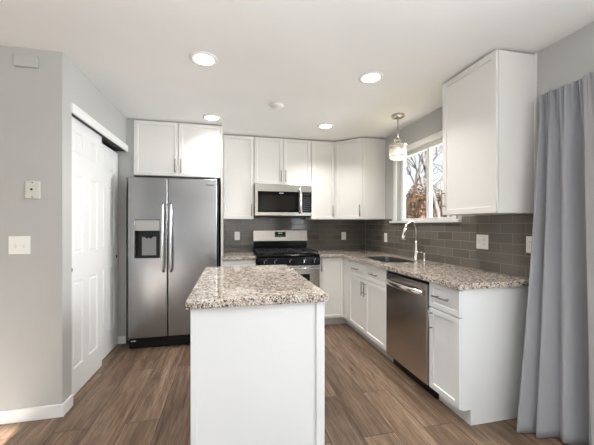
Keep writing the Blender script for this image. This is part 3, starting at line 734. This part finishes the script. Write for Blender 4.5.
bm = bmesh.new(); lathe(bm, [(.088, .030), (.0915, .030), (.0915, .040), (.088, .040), (.088, .030)], seg=40)
obj('bottom_ring', bm, M_PEND, r)
bm = bmesh.new(); lathe(bm, [(.086, .158), (.087, .035), (.078, .012), (.05, 0), (0, -.003)], seg=40); sh = obj('glass_shade', bm, M_CRYSTAL, r); sh.modifiers.new('solid', 'SOLIDIFY').thickness = .002
bm = bmesh.new(); lathe(bm, [(0, .155), (.013, .155), (.015, .125), (0, .124)], seg=16); obj('socket', bm, M_PEND, r)
bm = bmesh.new(); lathe(bm, [(0, .1235), (.012, .122), (.018, .105), (.028, .08), (.026, .06), (.014, .048), (0, .045)], seg=20); obj('bulb', bm, M_BULB, r)
lamp('pendant_light', 'POINT', (PX, PYY, 2.0), (0, 0, 0), 2.0, (1, .92, .82), shadow_soft_size=.04)

# ------------------------------------------------------------------ plates on the walls
def outlet(name, label, loc, rz, w=.072, h=.116, gang=1, kind='duplex'):
    """front faces local -y"""
    r = thing(name, label, 'light switch' if kind == 'switch' else 'outlet', loc, rz)
    bm = bmesh.new(); bx(bm, -w/2, w/2, -.006, -.0004, -h/2, h/2); obj('plate', bm, M_PLATE, r, .003)
    for g in range(gang):
        gx = (g-(gang-1)/2)*.046
        if kind == 'switch' or (kind == 'mixed' and g == 0):
            bm = bmesh.new(); bx(bm, gx-.005, gx+.005, -.016, -.0062, -.004, .014); obj('toggle', bm, M_PLATE, r, .002)
            bm = bmesh.new(); bx(bm, gx-.0065, gx+.0065, -.0068, -.0061, -.0135, -.006); obj('toggle_slot', bm, M_BEIGE, r)
        else:
            bm = bmesh.new(); bx(bm, gx-.0165, gx+.0165, -.0078, -.0062, -.034, .034); k = obj('receptacle', bm, M_PLATE, r, .001)
            for z in (-.018, .018):
                for q in (-.007, .007):
                    bm = bmesh.new(); bx(bm, gx+q-.001, gx+q+.001, -.0084, -.0079, z-.005, z+.005); obj('slot', bm, M_DARK, k)
    return r
YT = YB-.009; XT = XR-.009
outlet('wall_outlet', 'white outlet on the back splash between refrigerator and range', (.100, YT, 1.135), 0)
outlet('wall_outlet', 'white outlet on the back splash near the room corner', (1.663, YT, 1.122), 0)
outlet('wall_outlet', 'white outlet on the tiles left of the faucet', (XT, 3.64, 1.118), RB)
outlet('outlet_plate', 'wide double-gang white plate on tiles under the right upper cabinet', (XT, 2.075, 1.145), RB, .118, .118, 2, 'mixed')
outlet('wall_outlet', 'white outlet on tiles half hidden by the curtain edge', (XT, 1.665, 1.147), RB)
outlet('light_switch', 'double toggle light switch on the grey wall at left', (-1.339, YF, 1.150), 0, .122, .118, 2, 'switch')
r = thing('wall_sensor_plate', 'small cream wall plate with a dark centre above the light switch', 'wall plate', (-1.262, YF, 1.513))
bm = bmesh.new(); bx(bm, -.043, .043, -.014, -.0004, -.058, .058); obj('plate', bm, M_BEIGE, r, .005)
bm = bmesh.new(); bx(bm, -.030, .030, -.019, -.0142, -.036, .036); obj('inner_cover', bm, M_BEIGE, r, .003)
bm = bmesh.new(); tube(bm, [(-.002, -.0194, .002), (-.002, -.0225, .002)], .007, 12); obj('button', bm, M_DARK, r)
for z in (-.047, .047):
    bm = bmesh.new(); tube(bm, [(0, -.0142, z), (0, -.0165, z)], .005, 10); obj('screw', bm, M_NICKEL, r)
r = thing('door_chime', 'painted rectangular chime cover high on the grey wall at left', 'door chime', (-1.297, YF, 2.352))
bm = bmesh.new(); bx(bm, -.067, .067, -.022, -.0004, -.038, .038); obj('cover', bm, M_WALL, r, .006)

# ------------------------------------------------------------------ curtains
def curtain(name, label, m, top, bot, zt, zb, folds, amp_t, amp_b, gather, seed, nu=170, nv=46, hemlift=None):
    rnd = random.Random(seed); ph = [rnd.uniform(0, 6.28) for _ in range(8)]
    def at(path, u):
        s = u*(len(path)-1); i = min(int(s), len(path)-2); f = s-i; return Vector(path[i]).lerp(Vector(path[i+1]), f)
    bm = bmesh.new(); uvl = bm.loops.layers.uv.new('UVMap'); g = []
    for i in range(nu+1):
        u = i/nu; a = at(top, u); b = at(bot, u); row = []
        d = (Vector(top[-1])-Vector(top[0])).normalized(); n = Vector((-abs(d.y), d.x))
        for j in range(nv+1):
            v = j/nv; p = a.lerp(b, v**1.3); e = min(1, v*6)
            k1 = math.sin(2*PI*folds*u + ph[0] + .5*math.sin(2.2*v+ph[1]))
            k2 = math.sin(2*PI*folds*.5*u + ph[2] + v)
            k3 = math.sin(2*PI*gather*u + ph[3] + 1.3*math.sin(9*u+ph[4]))
            w = (amp_t*(1-v)+amp_b*v)*(.7*k1+.35*k2)*(.25+.75*e) + .017*k3*max(0, 1-v*6) + .007*math.sin(2*PI*gather*.5*u+ph[5])*max(0, 1-v*2.0)
            edge = min(1, u*14, (1-u)*14)
            q = p + n*(w*edge)
            z = zt + (zb(u)-zt)*v
            if j == 0: z += .004*k3+.002*math.sin(gather*17*u)
            row.append(bm.verts.new((q.x, q.y, z)))
        g.append(row)
    Lh = (Vector(top[-1])-Vector(top[0])).length*2.2
    for i in range(nu):
        for j in range(nv):
            f = bm.faces.new((g[i][j], g[i][j+1], g[i+1][j+1], g[i+1][j])); f.smooth = True
            for lpx, (a, b) in zip(f.loops, ((i, j), (i, j+1), (i+1, j+1), (i+1, j))): lpx[uvl].uv = (a/nu*Lh, b/nv*2.1)
    o = obj(name, bm, m); s = o.modifiers.new('solid', 'SOLIDIFY'); s.thickness = .0012
    return tag(o, label, 'curtain')
curtain('window_curtain', 'grey gathered curtain panel hanging to floor beside the end cabinet', M_CURT,
        [(1.972, 1.570), (1.972, 1.50), (1.972, 1.40), (1.972, 1.275)], [(1.722, 1.515), (1.80, 1.455), (1.90, 1.42), (1.96, 1.33), (1.985, 1.255)],
        2.118, lambda u: .012, 3.2, .032, .055, 12, 3)
curtain('window_curtain', 'paler dotted curtain panel at the right picture edge', M_SHEER,
        [(1.915, 1.285), (1.92, 1.05), (1.93, .75), (1.955, .30)], [(1.90, 1.235), (1.93, 1.03), (1.94, .75), (1.95, .30)],
        2.112, lambda u: .010, 8, .012, .022, 24, 11, nu=260)
bm = bmesh.new(); tube(bm, [(1.999, 1.592, 2.128), (1.999, -.62, 2.128)], .006, 12)
for y in (1.585, .45, -.60): tube(bm, [(1.999, y, 2.128), (XR-.0008, y, 2.128)], .005, 8)
tag(obj('curtain_rod', bm, M_NICKEL), 'thin metal rod carrying the curtain panels', 'curtain rod')

# ------------------------------------------------------------------ outdoors, seen through the window
def foliage(name, label, c, rad, n, m, cat='bush'):
    r = thing(name, label, cat, (c[0], c[1], -.15)); rnd = random.Random(5)
    bm = bmesh.new()
    for _ in range(n):
        d = Vector((rnd.gauss(0, 1), rnd.gauss(0, 1), rnd.gauss(0, 1))).normalized()
        lump = 1+.12*math.sin(5*d.x+1)+.10*math.sin(6*d.z+2*d.y)
        p = Vector((d.x*rad[0], d.y*rad[1], d.z*rad[2]))*lump*rnd.uniform(.75, 1.0) + Vector((0, 0, c[2]+.15))
        a = Vector((rnd.gauss(0, 1), rnd.gauss(0, 1), rnd.gauss(0, 1))).normalized(); b = a.orthogonal().normalized(); s = rnd.uniform(.05, .10)
        bm.faces.new([bm.verts.new(p+a*s), bm.verts.new(p+b*s*.5), bm.verts.new(p-a*s), bm.verts.new(p-b*s*.5)])
    obj('foliage', bm, m, r)
    bm = bmesh.new(); bmesh.ops.create_icosphere(bm, subdivisions=3, radius=1)
    for v in bm.verts: v.co = Vector((v.co.x*rad[0]*.78, v.co.y*rad[1]*.78, v.co.z*rad[2]*.78+c[2]+.15))*1
    obj('inner_growth', bm, m, r)
    bm = bmesh.new(); tube(bm, [(0, 0, 0), (0, 0, c[2]+.1)], .09, 8); obj('trunk', bm, M_BARK, r)
foliage('brown_leaved_bush', 'rust brown leafy bush standing outside the kitchen window', (7.3, 10.4, 1.15), (1.25, 1.25, 1.75), 7000, M_LEAF)
def tree(label, base, h, seed, lean):
    rnd = random.Random(seed); bm = bmesh.new()
    def grow(p, d, L, rad, lvl):
        pts = [p]; n = 4
        for i in range(n):
            d = (d + Vector((rnd.uniform(-.22, .22), rnd.uniform(-.22, .22), rnd.uniform(-.06, .12)))).normalized(); pts.append(pts[-1]+d*L/n)
        tube(bm, pts, [rad*(1-.5*i/n) for i in range(n+1)], 6 if lvl < 3 else 4, lvl == 0)
        if lvl >= 5: return
        for k in range(3 if lvl < 4 else 2):
            t = rnd.choice([2, 3, 4]); nd = (d + Vector((rnd.uniform(-1, 1), rnd.uniform(-1, 1), rnd.uniform(-.3, .7)))*.85).normalized()
            grow(pts[t], nd, L*rnd.uniform(.55, .8), rad*.52, lvl+1)
    grow(Vector((0, 0, 0)), Vector(lean).normalized(), h, h*.045, 0)
    o = obj('bare_tree', bm, M_BARK); o.location = base; tag(o, label, 'tree')
tree('bare grey tree reaching over the brown bush outside the window', (6.6, 8.0, -.15), 2.6, 4, (-.1, .25, 1))
tree('bare tree farther off behind the brown bush', (9.2, 14.5, -.15), 3.4, 9, (.05, 0, 1))
r = thing('neighbour_house', 'blue-grey neighbouring house with pitched roof beyond the window', 'house', (17.5, 13.5, -.15))
bm = bmesh.new(); bx(bm, -3, 3, -4, 4, 0, 3.2)
for k in range(16): bx(bm, -3.02, -3, -4, 4, .1+k*.2, .12+k*.2)
obj('walls', bm, M_SIDING, r)
bm = bmesh.new(); a = [(-3.4, 3.2), (3.4, 3.2), (0, 5.6)]
v0 = [bm.verts.new((x, -4.4, z)) for x, z in a]; v1 = [bm.verts.new((x, 4.4, z)) for x, z in a]; bm.faces.new(v0); bm.faces.new(v1[::-1])
for i in range(3): bm.faces.new((v0[i], v0[(i+1) % 3], v1[(i+1) % 3], v1[i]))
obj('roof', bm, M_ROOF, r)
